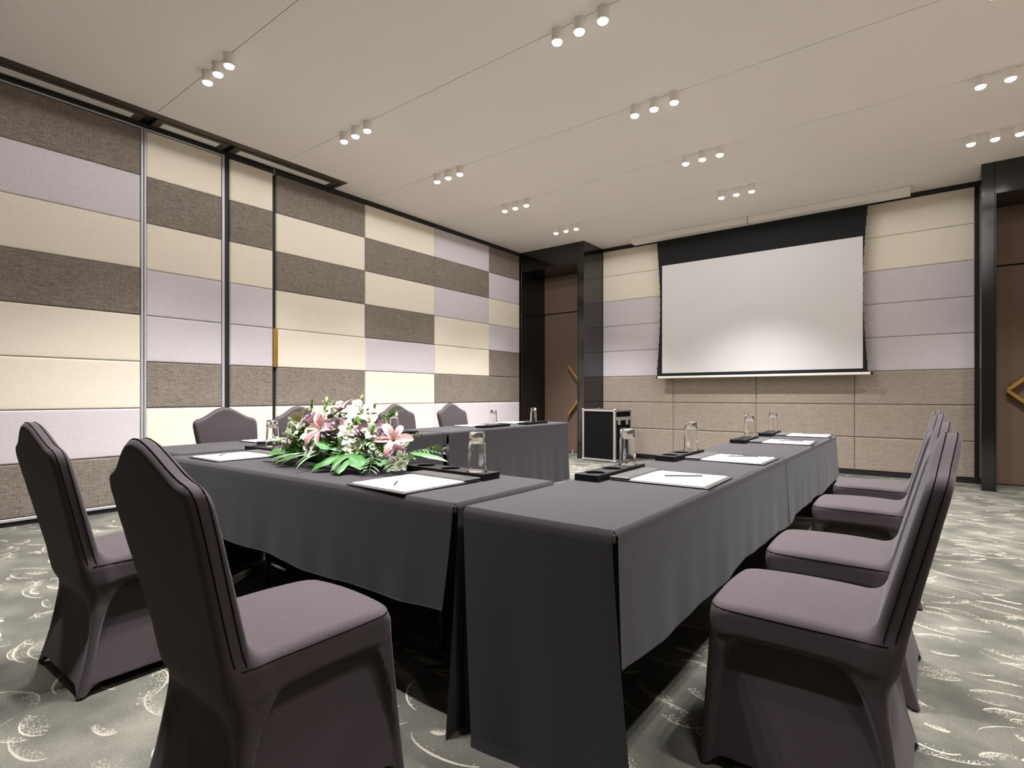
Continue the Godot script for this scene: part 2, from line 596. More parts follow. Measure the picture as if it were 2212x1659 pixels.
# black portal standing out from the wall with a recessed fabric door; side = 1 by the left wall, -1 its mirror
func doorway(called: String, edge: float, side: float) -> void:
	var d := struct(called)
	var zf := 0.67 if side > 0 else 0.60
	var zd := -0.08
	var sl := func(nm: String, x0: float, x1: float, y0: float, y1: float, z0: float, z1: float, m: Material, bev := 0.0) -> MeshInstance3D:
		var a := edge + side * x0
		var b := edge + side * x1
		return slab(nm, d, Vector3(minf(a, b), y0, z0), Vector3(maxf(a, b), y1, z1), m, bev)
	sl.call("jamb", 1.225, 1.338, 0.0, CEIL, -0.03, zf, M.black_gloss, 0.003)
	sl.call("jamb", -0.03, 0.03, 0.0, CEIL, zd - 0.1, zf, M.black_gloss, 0.003)
	sl.call("jamb", 1.225, 1.30, 0.0, CEIL, zd - 0.1, -0.03, M.black_gloss)
	sl.call("lintel", 0.03, 1.225, 3.34, CEIL, zd - 0.1, zf, M.black_gloss, 0.003)
	# slim edge bead round the opening
	sl.call("edge_bead", 1.211, 1.225, 0.0, 3.34, zf - 0.03, zf + 0.006, M.black_gloss, 0.002)
	sl.call("edge_bead", 0.03, 1.211, 3.326, 3.34, zf - 0.03, zf + 0.006, M.black_gloss, 0.002)
	sl.call("transom_panel", 0.03, 1.225, 2.645, 3.34, zd - 0.045, zd, M.suede, 0.003)
	sl.call("door_leaf", 0.035, 1.22, 0.012, 2.625, zd - 0.045, zd, M.suede, 0.003)
	sl.call("threshold", 0.03, 1.225, 0.0, 0.012, zd - 0.045, zd - 0.002, M.black_trim)
	sl.call("door_back", 0.0, 1.25, 0.0, 3.4, zd - 0.09, zd - 0.05, M.black_trim)
	# chevron pull of two brass bars
	var tip := Vector3(edge + 0.965, 1.165, zd + 0.055) if side > 0 else Vector3(6.70, 1.137, zd + 0.055)
	var reach := Vector2(-0.36, 0.455) if side > 0 else Vector2(0.36, 0.33)
	for s in [1.0, -1.0]:
		var end := tip + Vector3(reach.x, reach.y * s, 0)
		var along := (end - tip).normalized()
		var b := shape()
		b.box((tip + end) / 2.0, Vector3((end - tip).length(), 0.042, 0.03), 0.003, Basis(along, Vector3.BACK.cross(along), Vector3.BACK))
		var h := part("door_pull", b, M.brass, d)
		var foot := shape()
		for f in [0.12, 0.88]:
			var q := tip.lerp(end, f)
			foot.tube([q + Vector3(0, 0, -0.01), Vector3(q.x, q.y, zd - 0.002)], 0.01, 0.01, 10)
		part("standoff", foot, M.brass, h)
	var stop := shape()
	stop.lathe([Vector2(0.0, 0.0), Vector2(0.022, 0.0), Vector2(0.022, 0.01), Vector2(0.012, 0.016), Vector2(0.012, 0.03), Vector2(0.017, 0.036), Vector2(0.014, 0.05), Vector2(0.0, 0.054)], 14)
	part("door_stop", stop, M.silver, d, Vector3(edge + side * 0.70, 0.0, zd + 0.06))


func screen() -> void:
	var t := thing("projection_screen", "white projection screen with a black border, pulled down in front of the back wall", "projection screen", Vector3(3.86, 0, 0.15))
	# white casing under the ceiling, in two lengths
	for e in [[-1.83, -0.005], [0.005, 1.918]]:
		var fa := shape()
		fa.box(Vector3((e[0] + e[1]) / 2, CEIL - 0.047, 0.155), Vector3(e[1] - e[0], 0.088, 0.012), 0.001)
		fa.box(Vector3((e[0] + e[1]) / 2, CEIL - 0.086, 0.08), Vector3(e[1] - e[0], 0.008, 0.14), 0.001)
		part("casing", fa, M.white_paint, t)
	# black cloth whose sides bow inwards between tension cords
	var front := []
	var ny := 24
	var y0 := 1.385
	var y1 := CEIL - 0.09
	for k in ny + 1:
		var f := float(k) / ny
		var bow := 0.055 * sin(PI * clampf((f - 0.02) / 0.98, 0.0, 1.0)) 
		var row := []
		for x in 5:
			row.append(Vector3(lerpf(-1.447 + bow, 1.462 - bow, x / 4.0), lerpf(y0, y1, f), 0.0))
		front.append(row)
	var c := shape()
	c.sheet(front, func(_p): return Vector3.BACK)
	var rear := []
	for row in front:
		rear.append(row.map(func(p): return p - Vector3(0, 0, 0.003)))
	c.sheet(rear, func(_p): return Vector3.FORWARD)
	part("border_cloth", c, M.black_matt, t)
	var wsh := shape()
	wsh.box(Vector3(0.025, (1.433 + 3.185) / 2, 0.002), Vector3(2.765, 3.185 - 1.433, 0.003), 0.0005)
	part("viewing_surface", wsh, M.screen_white, t)
	for s in [-1.0, 1.0]:
		for k in range(1, 17):
			var tabs := shape()
			var f := k / 17.0
			var bow := 0.055 * sin(PI * clampf((f - 0.02) / 0.98, 0.0, 1.0))
			tabs.box(Vector3((-1.447 + bow - 0.006) if s < 0 else (1.462 - bow + 0.006), lerpf(y0, y1, f), 0), Vector3(0.014, 0.012, 0.004))
			part("tension_tab", tabs, M.black_matt, t)
	var bar := shape()
	bar.box(Vector3(0.03, 1.366, 0.0), Vector3(2.93, 0.036, 0.035), 0.008)
	part("bottom_bar", bar, M.white_paint, t)
	for s in [-1.0, 1.0]:
		var cap := shape()
		cap.box(Vector3(0.03 + s * 1.477, 1.366, 0.0), Vector3(0.024, 0.04, 0.04), 0.006)
		part("end_cap", cap, M.black_matt, t)


# ---------------------------------------------------------------- chair under a stretch cover
func smin(a: float, b: float, k: float) -> float:
	var q := clampf(0.5 + 0.5 * (b - a) / k, 0.0, 1.0)
	return lerpf(b, a, q) - k * q * (1.0 - q)


func smax(a: float, b: float, k: float) -> float:
	return -smin(-a, -b, k)


func round_join(a: float, b: float, r: float) -> float:
	var p := a + r
	var q := b + r
	return Vector2(maxf(p, 0.0), maxf(q, 0.0)).length() + minf(maxf(p, q), 0.0) - r


func sd_seat(ax: float, y: float, z: float) -> float:
	var dome := 0.016 * (ax * ax / 0.046 + z * z / 0.05 * 0.7) - 0.008
	var qx := ax - 0.218 + 0.06
	var qz := absf(z) - 0.226 + 0.06
	var flat := Vector2(maxf(qx, 0.0), maxf(qz, 0.0)).length() + minf(maxf(qx, qz), 0.0) - 0.06
	return round_join(flat, absf(y + dome - 0.434) - 0.05, 0.026)


func sd_skirt(ax: float, y: float, z: float) -> float:
	var f := clampf(y / 0.42, 0.0, 1.0)
	var hx := lerpf(0.246, 0.204, pow(f, 0.8))
	var zf := lerpf(-0.240, -0.221, f)
	var zr := 0.214 + 0.066 * pow(1.0 - clampf(y / 0.36, 0.0, 1.0), 1.5)
	var zc := (zf + zr) / 2.0
	var hz := (zr - zf) / 2.0
	var up := clampf(y / 0.22, 0.2, 1.0)
	# the cloth is drawn in under the seat between the legs, below an arched edge
	var u := (z - zc) / (hz - 0.028)
	var es := pow(absf(u), 4.0 if u < 0.0 else 2.6) + pow(maxf(y, 0.0) / 0.405, 4.5)
	var rs := 0.034 * smoothstep(1.12, 0.84, es) * up
	var ef := pow(ax / (hx - 0.02), 5.0) + pow(maxf(y, 0.0) / 0.395, 5.0)
	var rf := 0.022 * smoothstep(1.1, 0.9, ef) * up
	var er := pow(ax / (hx - 0.01), 3.0) + pow(maxf(y, 0.0) / 0.34, 3.0)
	var rr := 0.014 * smoothstep(1.25, 0.6, er) * up
	var d := smax(ax - (hx - rs), smax((zf + rf) - z, z - (zr - rr), 0.02), 0.022)
	d = smax(d, y - 0.44, 0.02)
	var foot := smoothstep(0.74, 0.95, minf(ax / hx, absf(z - zc) / hz))
	return maxf(d * 0.9, 0.034 * (1.0 - foot) + 0.002 - y)


func sd_back(ax: float, y: float, z: float) -> float:
	var zc := 0.196 + (y - 0.36) * 0.245
	var w := lerpf(0.204, 0.245, smoothstep(0.42, 0.90, y))
	var top := 0.893 + 0.089 * (0.5 + 0.5 * cos(PI * clampf(ax / 0.225, 0.0, 1.0)))
	var d := smax(ax - w, (y - top) * 0.86, 0.045)
	d = smax(d, 0.345 - y, 0.09)
	var th := lerpf(0.036, 0.026, clampf((y - 0.4) / 0.5, 0.0, 1.0))
	return round_join(d, absf(z - zc) * 0.97 - th, 0.02)


func sd_chair(p: Vector3) -> float:
	var ax := absf(p.x)
	return smin(smin(sd_seat(ax, p.y, p.z), sd_skirt(ax, p.y, p.z), 0.012), sd_back(ax, p.y, p.z), 0.05)


func slope(p: Vector3) -> Vector3:
	var e := 0.0012
	return Vector3(sd_chair(p + Vector3(e, 0, 0)) - sd_chair(p - Vector3(e, 0, 0)), sd_chair(p + Vector3(0, e, 0)) - sd_chair(p - Vector3(0, e, 0)), sd_chair(p + Vector3(0, 0, e)) - sd_chair(p - Vector3(0, 0, e))) / (2.0 * e)


func make_chair(label: String, at: Vector3, turn: float, group: String) -> Node3D:
	var t := thing("banquet_chair", label, "chair", at, turn, group)
	var cell := 0.0095
	var lo := Vector3(-0.2755, -0.012, -0.268)
	var nx := 59
	var ny := 107
	var nz := 72
	var g := PackedFloat32Array()
	g.resize(nx * ny * nz)
	for y in ny:
		for z in nz:
			for x in range(nx / 2, nx):
				var p := lo + Vector3(x, y, z) * cell
				var d := sd_chair(p)
				g[(y * nz + z) * nx + x] = d
				g[(y * nz + z) * nx + (nx - 1 - x)] = d
	var at_cell := {}
	var pos := PackedVector3Array()
	var nor := PackedVector3Array()
	var corner := []
	for k in 8:
		corner.append(Vector3i(k & 1, (k >> 1) & 1, (k >> 2) & 1))
	var off := PackedInt32Array()
	for q in corner:
		off.append((q.y * nz + q.z) * nx + q.x)
	for y in ny - 1:
		for z in nz - 1:
			var base := (y * nz + z) * nx
			for x in nx - 1:
				var b := base + x
				var s0 := g[b] < 0.0
				if s0 == (g[b + off[1]] < 0.0) and s0 == (g[b + off[2]] < 0.0) and s0 == (g[b + off[3]] < 0.0) and s0 == (g[b + off[4]] < 0.0) and s0 == (g[b + off[5]] < 0.0) and s0 == (g[b + off[6]] < 0.0) and s0 == (g[b + off[7]] < 0.0):
					continue
				var sum := Vector3.ZERO
				var count := 0
				for a in 8:
					for e in [1, 2, 4]:
						if a & e:
							continue
						var da := g[b + off[a]]
						var db := g[b + off[a | e]]
						if (da < 0.0) != (db < 0.0):
							sum += Vector3(corner[a]).lerp(Vector3(corner[a | e]), da / (da - db))
							count += 1
				var p := lo + (Vector3(x, y, z) + sum / count) * cell
				var gr := slope(p)
				p -= gr * clampf(sd_chair(p) / maxf(gr.length_squared(), 0.2), -0.006, 0.006)
				p.y = maxf(p.y, 0.0)
				at_cell[b] = pos.size()
				pos.append(p)
				nor.append(slope(p).normalized())
	var shapes := {"seat": shape(), "backrest": shape(), "skirt": shape()}
	var maps := {"seat": {}, "backrest": {}, "skirt": {}}
	for y in range(1, ny - 1):
		for z in range(1, nz - 1):
			for x in range(1, nx - 1):
				var b := (y * nz + z) * nx + x
				var s0 := g[b] < 0.0
				for ax in 3:
					if s0 == (g[b + [1, nz * nx, nx][ax]] < 0.0):
						continue
					var d1: int = [nz * nx, nx, 1][ax]
					var d2: int = [nx, 1, nz * nx][ax]
					var quad := [at_cell[b], at_cell[b - d1], at_cell[b - d1 - d2], at_cell[b - d2]]
					var mid := (pos[quad[0]] + pos[quad[2]]) / 2.0
					var sb := sd_back(absf(mid.x), mid.y, mid.z)
					var ss := sd_seat(absf(mid.x), mid.y, mid.z)
					var sk := sd_skirt(absf(mid.x), mid.y, mid.z)
					var which := "skirt"
					if sb < ss and sb < sk:
						which = "backrest"
					elif mid.y > 0.457:
						which = "seat"
					var ids := []
					for q in quad:
						if not maps[which].has(q):
							maps[which][q] = shapes[which].vert(pos[q], nor[q])
						ids.append(maps[which][q])
					shapes[which].tri(ids[0], ids[1], ids[2])
					shapes[which].tri(ids[0], ids[2], ids[3])
	for k in shapes:
		part(k, shapes[k], M.stretch_cloth, t)
	# sewn seams: round the seat edge and twice round the back
	var line := []
	for k in 61:
		var a := lerpf(-0.80, PI + 0.80, k / 60.0)
		line.append(onto(Vector3(0, 0.457, 0.0), Vector3(cos(a), 0, -sin(a)), 0.36))
	seam(line, t)
	for s in [-1.0, 1.0]:
		line = []
		for k in 81:
			var f := k / 80.0
			var a := lerpf(-0.74, PI + 0.74, f)
			var dir := Vector2(cos(a), sin(a))
			var c := Vector3(0, 0.66, 0.196 + 0.30 * 0.245)
			var shift := Vector3(0, 0, s * 0.012)
			line.append(onto(c + shift, Vector3(dir.x, dir.y, dir.y * 0.245), 0.45))
		seam(line, t)
	return t


func onto(from: Vector3, dir: Vector3, far: float) -> Vector3:
	var a := 0.0
	var b := far
	for k in 18:
		var m := (a + b) / 2.0
		if sd_chair(from + dir * m) < 0.0:
			a = m
		else:
			b = m
	return from + dir * (a + 0.0008)


func seam(line: Array, t: Node3D) -> void:
	var s := shape()
	s.tube(line, 0.0014, 0.0014, 5, false)
	part("seam", s, M.seam_thread, t)


func chairs() -> void:
	var g := "black stretch-covered banquet chairs round the tables"
	var lab := "black covered banquet chair "
	var c := make_chair(lab + "at the flower table, beside the side table's corner", Vector3(4.525, 0, 7.875), 0.0, g)
	again(c, lab + "at the flower table, beside the padded wall's end", Vector3(3.34, 0, 7.84), 0.02, g)
	var nth := ["first", "second", "third", "fourth"]
	var rz := [6.85, 6.15, 5.05, 4.21]
	for k in 4:
		again(c, lab + "facing the padded wall, %s from the projection screen" % nth[3 - k], Vector3(5.665, 0, rz[k]), PI / 2, g)
	var lz := [6.65, 6.0, 4.865, 4.0]
	for k in 4:
		again(c, lab + "backing onto the padded wall, %s from the projection screen" % nth[3 - k], Vector3(1.87 - (6.65 - lz[k]) * 0.03, 0, lz[k]), -PI / 2 + 0.03, g)


# ---------------------------------------------------------------- tables
# table with its cloth; local +x is the side where people sit
func table(at: Vector3, turn: float, w: float, l: float, what: String, lean: Array, sd: int, snug := 0, drops := [0.365, 1.0, 1.0, 1.0]) -> void:
	var t := thing("folding_table", "folding table under the " + what, "table", at, turn, "folding tables under black cloths")
	var b := shape()
	b.box(Vector3(0, TABLE - 0.020, 0), Vector3(w - 0.012, 0.03, l - 0.012), 0.006)
	part("tabletop", b, M.table_board, t)
	for s in [-1.0, 1.0]:
		var lg := shape()
		var z: float = s * (l / 2 - 0.42)
		var x := w / 2 - 0.10
		var xr := x - 0.27
		lg.tube([Vector3(-x, 0.0, z), Vector3(-x, 0.62, z), Vector3(-x + 0.05, 0.69, z), Vector3(xr - 0.05, 0.69, z), Vector3(xr, 0.62, z), Vector3(xr, 0.0, z)], 0.013, 0.013, 8)
		lg.tube([Vector3(-x, 0.18, z), Vector3(xr, 0.18, z)], 0.01, 0.01, 8)
		part("leg_frame", lg, M.black_trim, t)
	var c := thing("tablecloth", what, "tablecloth", at, turn, "black tablecloths")
	var r := 0.012
	var top := []
	var nu := int(l / 0.05)
	for k in nu + 1:
		var row := []
		for q in 9:
			var p := Vector3(lerpf(-w / 2 + r, w / 2 - r, q / 8.0), TABLE, lerpf(-l / 2 + r, l / 2 - r, float(k) / nu))
			p.y += 0.0009 * sin(p.z * 9.0 + sd) * sin(p.x * 14.0 + sd * 1.7)
			row.append(p)
		top.append(row)
	var ts := shape()
	ts.sheet(top, func(_p): return Vector3.UP)
	part("top", ts, M.table_cloth, c)
	var long := TABLE + 0.010
	var sides := [
		[Vector3(w / 2, 0, l / 2 - (0.001 if snug > 0 else r)), Vector3(w / 2, 0, -l / 2 + (0.001 if snug < 0 else r)), Vector3.RIGHT, minf(drops[0], long), lean[0], lean[1], 0.012],
		[Vector3(-w / 2, 0, -l / 2 + r), Vector3(-w / 2, 0, l / 2 - r), Vector3.LEFT, minf(drops[1], long), lean[2], lean[3], 0.005],
		[Vector3(w / 2 - r, 0, -l / 2), Vector3(-w / 2 + r, 0, -l / 2), Vector3.FORWARD, minf(drops[2], long), lean[4], lean[5], 0.002],
		[Vector3(-w / 2 + r, 0, l / 2), Vector3(w / 2 - r, 0, l / 2), Vector3.BACK, minf(drops[3], long), lean[6], lean[7], 0.002]]
	for k in 4:
		var sdta: Array = sides[k]
		var rows := hanging(sdta[0], sdta[1], sdta[2], sdta[3], sdta[4], sdta[5], sdta[6], sd * 4 + k, r, (k == 2 and snug < 0) or (k == 3 and snug > 0))
		var sh := shape()
		var out: Vector3 = sdta[2]
		sh.sheet(rows, func(_p): return out)
		var drop := part("drop", sh, M.table_cloth, c)
		if k == 0:
			var hem := shape()
			hem.tube(rows[-1], 0.0028, 0.0028, 6)
			part("hem", hem, M.table_cloth, drop)


# cloth hanging from the edge a-b; sa and sb pull the lower corners along the edge
func hanging(a: Vector3, b: Vector3, out: Vector3, drop: float, sa: float, sb: float, flare: float, sd: int, r: float, snug: bool) -> Array:
	var rr := RandomNumberGenerator.new()
	rr.seed = 100 + sd
	var p1 := rr.randf() * TAU
	var p2 := rr.randf() * TAU
	var along := (b - a).normalized()
	var length := (b - a).length()
	var nx := int(clampf(length / 0.02, 12, 110))
	var ny := int(clampf(drop / 0.022, 14, 34))
	var short := drop < 0.5
	var rows := []
	for y in ny + 1:
		var row := []
		var f := float(y) / ny
		for x in nx + 1:
			var u := float(x) / nx
			var m := u * length
			var s := f * (drop + (0.010 * sin(m * 4.1 + p1) + 0.005 * sin(m * 11.0 + p2)) * (1.0 if short else 0.0))
			var p := a.lerp(b, u) - out * r
			if s < r * PI / 2:
				p += out * r * sin(s / r) + Vector3.UP * (TABLE - r * (1.0 - cos(s / r)))
			else:
				p += out * r + Vector3.UP * (TABLE - r - (s - r * PI / 2))
			if p.y < 0.0:   # the last of the cloth lies in the carpet pile
				p += out * -p.y
				p.y = -0.0008
			var sway := pow(f, 1.25)
			p += along * (sa * (1.0 - u) + sb * u) * sway
			var fold := 0.006 * sin(m * 9.0 + p1) + 0.005 * sin(m * 17.0 + p2) + 0.004 * sin(m * 31.0 + p1 * 2.0)
			var ends := 0.008 * (exp(-m / 0.10) + exp(-(length - m) / 0.10))
			p += out * (-0.012 * f) if snug else out * (flare * sway + (fold * (0.35 if short else 0.6) + ends) * pow(f, 1.4))
			row.append(p)
		rows.append(row)
	return rows


func tables() -> void:
	# lean: lower-corner pulls for the outer, inner, -z and +z drops
	table(Vector3(5.06, 0, 6.394), 0.0, 0.54, 2.078, "black cloth of the side table, half touching the flower table", [-0.01, 0.0, 0.0, -0.03, 0.0, 0.0, 0.045, 0.07], 1, -1)
	table(Vector3(5.06, 0, 4.308), 0.0, 0.54, 2.086, "black cloth of the side table, half reaching towards the screen", [0.0, 0.015, 0.02, 0.0, -0.02, 0.02, 0.0, 0.0], 2, 1)
	table(Vector3(3.634, 0, 7.13), -PI / 2 + 0.012, 0.60, 2.235, "black cloth of the table carrying the flowers", [0.02, -0.03, -0.02, 0.0, -0.07, 0.02, 0.0, 0.0], 3)
	var d := 0.039
	table(Vector3(2.085, 0, 6.20), PI + d, 0.66, 2.28, "black cloth of the padded wall's table, half meeting the flower table", [0.0, 0.0, 0.03, -0.02, 0.0, 0.0, 0.0, 0.0], 4, 0, [0.2, 1.0, 1.0, 0.2])
	table(Vector3(1.995, 0, 3.865), PI + d, 0.66, 2.30, "black cloth of the padded wall's table, half towards the door", [0.0, 0.0, 0.0, 0.02, 0.03, 0.0, -0.03, 0.02], 5, 0, [0.2, 1.0, 0.2, 1.0])


# ---------------------------------------------------------------- things on the tables
func tray_mesh() -> ArrayMesh:
	var s := shape()
	var w := 0.105
	var l := 0.48
	var h := 0.026
	var deep := 0.010
	var r := 0.043
	var cells := 3
	var cl := l / cells
	for k in cells:
		var cz := -l / 2 + (k + 0.5) * cl
		var n := 32
		var ring := []
		var rect := []
		for a in n:
			var t := TAU * (a + 0.5) / n
			var d := Vector2(cos(t), sin(t))
			ring.append(Vector3(d.x * r, h, cz + d.y * r))
			var q := minf(w / 2 / maxf(absf(d.x), 1e-6), cl / 2 / maxf(absf(d.y), 1e-6))
			rect.append(Vector3(d.x * q, h, cz + d.y * q))
		for a in n:
			var b := (a + 1) % n
			s.face([ring[a], ring[b], rect[b], rect[a]], Vector3.UP)
			if absf(rect[a].x - rect[b].x) > 1e-5 and absf(rect[a].z - rect[b].z) > 1e-5:
				var cor := Vector3(signf(rect[a].x + rect[b].x) * w / 2, h, cz + signf(rect[a].z + rect[b].z - 2 * cz) * cl / 2)
				s.face([rect[a], rect[b], cor], Vector3.UP)
			var down := Vector3(0, -deep, 0)
			var inw := Vector3(-ring[a].x, 0, cz - ring[a].z).normalized()
			s.face([ring[a], ring[b], ring[b] + down, ring[a] + down], inw)
			s.face([ring[a] + down, ring[b] + down, Vector3(0, h - deep, cz)], Vector3.UP)
	for k in [[Vector3.RIGHT, w / 2, l / 2], [Vector3.LEFT, w / 2, l / 2], [Vector3.BACK, l / 2, w / 2], [Vector3.FORWARD, l / 2, w / 2]]:
		var nn: Vector3 = k[0]
		var sd := nn.cross(Vector3.UP)
		s.face([nn * k[1] + sd * k[2], nn * k[1] - sd * k[2], nn * k[1] - sd * k[2] + Vector3(0, h, 0), nn * k[1] + sd * k[2] + Vector3(0, h, 0)], nn)
	s.face([Vector3(-w / 2, 0, -l / 2), Vector3(w / 2, 0, -l / 2), Vector3(w / 2, 0, l / 2), Vector3(-w / 2, 0, l / 2)], Vector3.DOWN)
	return s.done()


# tumbler standing on its rim, its thick foot uppermost
func glass_mesh() -> ArrayMesh:
	var s := shape()
	var hh := 0.178
	s.lathe([
		Vector2(0.0, hh), Vector2(0.026, hh - 0.0015), Vector2(0.031, hh), Vector2(0.0335, hh - 0.003), Vector2(0.034, hh - 0.012), Vector2(0.0353, hh - 0.05), Vector2(0.0375, 0.09), Vector2(0.0392, 0.02), Vector2(0.0395, 0.002), Vector2(0.0385, 0.0),
		Vector2(0.0372, 0.001), Vector2(0.0368, 0.02), Vector2(0.0350, 0.09), Vector2(0.0326, hh - 0.05), Vector2(0.031, hh - 0.034), Vector2(0.026, hh - 0.0275), Vector2(0.012, hh - 0.025), Vector2(0.0, hh - 0.024)], 40, Vector3.ZERO, 0.5)
	# outward normals: the profile runs from the top down the outside, so the sense is turned
	for k in s.n.size():
		s.n[k] = -s.n[k]
	for k in range(0, s.i.size(), 3):
		var q := s.i[k + 1]
		s.i[k + 1] = s.i[k + 2]
		s.i[k + 2] = q
	return s.done()


# one place at a table: folder with paper, glass tray, tumbler, writing tool.
# at: middle of the place on the table edge; inward: unit vector across the table
func place(at: Vector3, inward: Vector3, slide: float, glass_cell: int, who: String, tool: String, tip: Vector2, tail: Vector2, skew := 0.0) -> void:
	var side := inward.cross(Vector3.UP)
	var turn := atan2(-inward.x, -inward.z) + skew   # local -z points inward
	var y := TABLE + 0.0015
	var f := thing("notepad_folder", "black folder with white paper, " + who, "notepad", at + Vector3.UP * y, turn, "notepad folders on the tables")
	var b := shape()
	b.box(Vector3(0, 0.003, -0.21), Vector3(0.345, 0.005, 0.40), 0.0018)
	part("cover", b, M.leatherette, f)
	b = shape()
	b.box(Vector3(0, 0.0105, -0.368), Vector3(0.345, 0.010, 0.085), 0.0025)
	part("flap", b, M.leatherette, f)
	b = shape()
	b.box(Vector3(0, 0.0068, -0.178), Vector3(0.318, 0.0026, 0.295), 0.0006)
	part("paper", b, M.paper, f)
	var tp := at + inward * 0.472 + side * slide
	var tr := MeshInstance3D.new()
	tr.name = numbered("glass_tray")
	tr.mesh = M.tray
	tr.material_override = M.tray_black
	add_child(tr)
	tr.position = tp + Vector3.UP * y
	tr.rotation.y = turn + PI / 2
	tag(tr, "black three-hollow tray, " + who, "tray", "glass trays on the tables")
	var gl := MeshInstance3D.new()
	gl.name = numbered("drinking_glass")
	gl.mesh = M.glass_shape
	gl.material_override = M.clear_glass
	add_child(gl)
	gl.position = tr.position + (Basis(Vector3.UP, turn + PI / 2) * Vector3(0, 0.0165, (glass_cell - 1) * 0.16))
	tag(gl, "upturned clear tumbler, " + who, "glass", "upturned glasses in the trays")
	if tool == "":
		return
	var q := thing(tool, ("grey pencil" if tool == "pencil" else "black pen") + " on paper, " + who, tool, Vector3(tip.x, y + 0.0125, tip.y), 0.0, "writing tools on the notepads")
	var d := Vector3(tail.x - tip.x, 0, tail.y - tip.y)
	d = d.normalized() * (0.175 if tool == "pencil" else 0.14)
	var s := shape()
	if tool == "pencil":
		s.tube([d * 0.10, d], 0.0040, 0.0040, 6)
		part("barrel", s, M.pencil, q)
		s = shape()
		s.tube([Vector3.ZERO, d * 0.10], 0.0006, 0.0040, 6)
		part("tip", s, M.beige, q)
	else:
		s.tube([d * 0.08, d], 0.0042, 0.0038, 10)
		part("barrel", s, M.pen_black, q)
		s = shape()
		s.tube([Vector3.ZERO, d * 0.08], 0.001, 0.0040, 10)
		part("tip", s, M.silver, q)
		s = shape()
		s.box(d * 0.82 + Vector3(0, 0.0048, 0), Vector3(0.003, 0.0015, 0.04), 0.0, Basis(Vector3.UP, atan2(d.x, d.z)))
		part("clip", s, M.silver, q)


func places() -> void:
	M["tray"] = tray_mesh()
	M["glass_shape"] = glass_mesh()
	var nth := ["first from screen", "second from screen", "third from screen", "fourth from screen"]
	var right := [[3.46, 3.39, 3.31], [4.30, 4.27, 4.20], [5.62, 5.57, 5.47], [6.49, 6.49, 6.37]]
	for k in 4:
		var z: float = right[k][0]
		place(Vector3(5.325, 0, z), Vector3.LEFT, [0.06, 0.04, 0.06, 0.03][k] * -1.0, 2, "on the table facing the padded wall, " + nth[k], "pencil", Vector2(5.07, right[k][1] + 0.02), Vector2(5.24, right[k][2] + 0.02), [0.05, 0.04, 0.0, 0.02][k])
	# middle table
	place(Vector3(4.335, 0, 7.425), Vector3.FORWARD, -0.05, 2, "on the flower table beside the side table", "pen", Vector2(4.40, 7.375), Vector2(4.285, 7.25), -0.03)
	place(Vector3(2.86, 0, 7.40), Vector3.FORWARD, -0.12, 1, "on the flower table towards the padded wall", "pen", Vector2(2.86, 7.31), Vector2(2.735, 7.20), 0.0)
	# table by the padded wall: outer edge x from 1.75 near the flowers to 1.66
	var left := [3.32, 4.12, 5.55, 6.53]
	for k in 4:
		var z: float = left[k]
		var x := 1.665 + (z - 2.72) * 0.039
		place(Vector3(x + 0.01, 0, z), Vector3(1, 0, -0.039).normalized(), 0.02, [1, 1, 1, 1][k], "on the padded wall's table, " + nth[k], "pen" if k in [1, 3] else "", Vector2(x + 0.12, z - 0.03), Vector2(x + 0.20, z + 0.05))


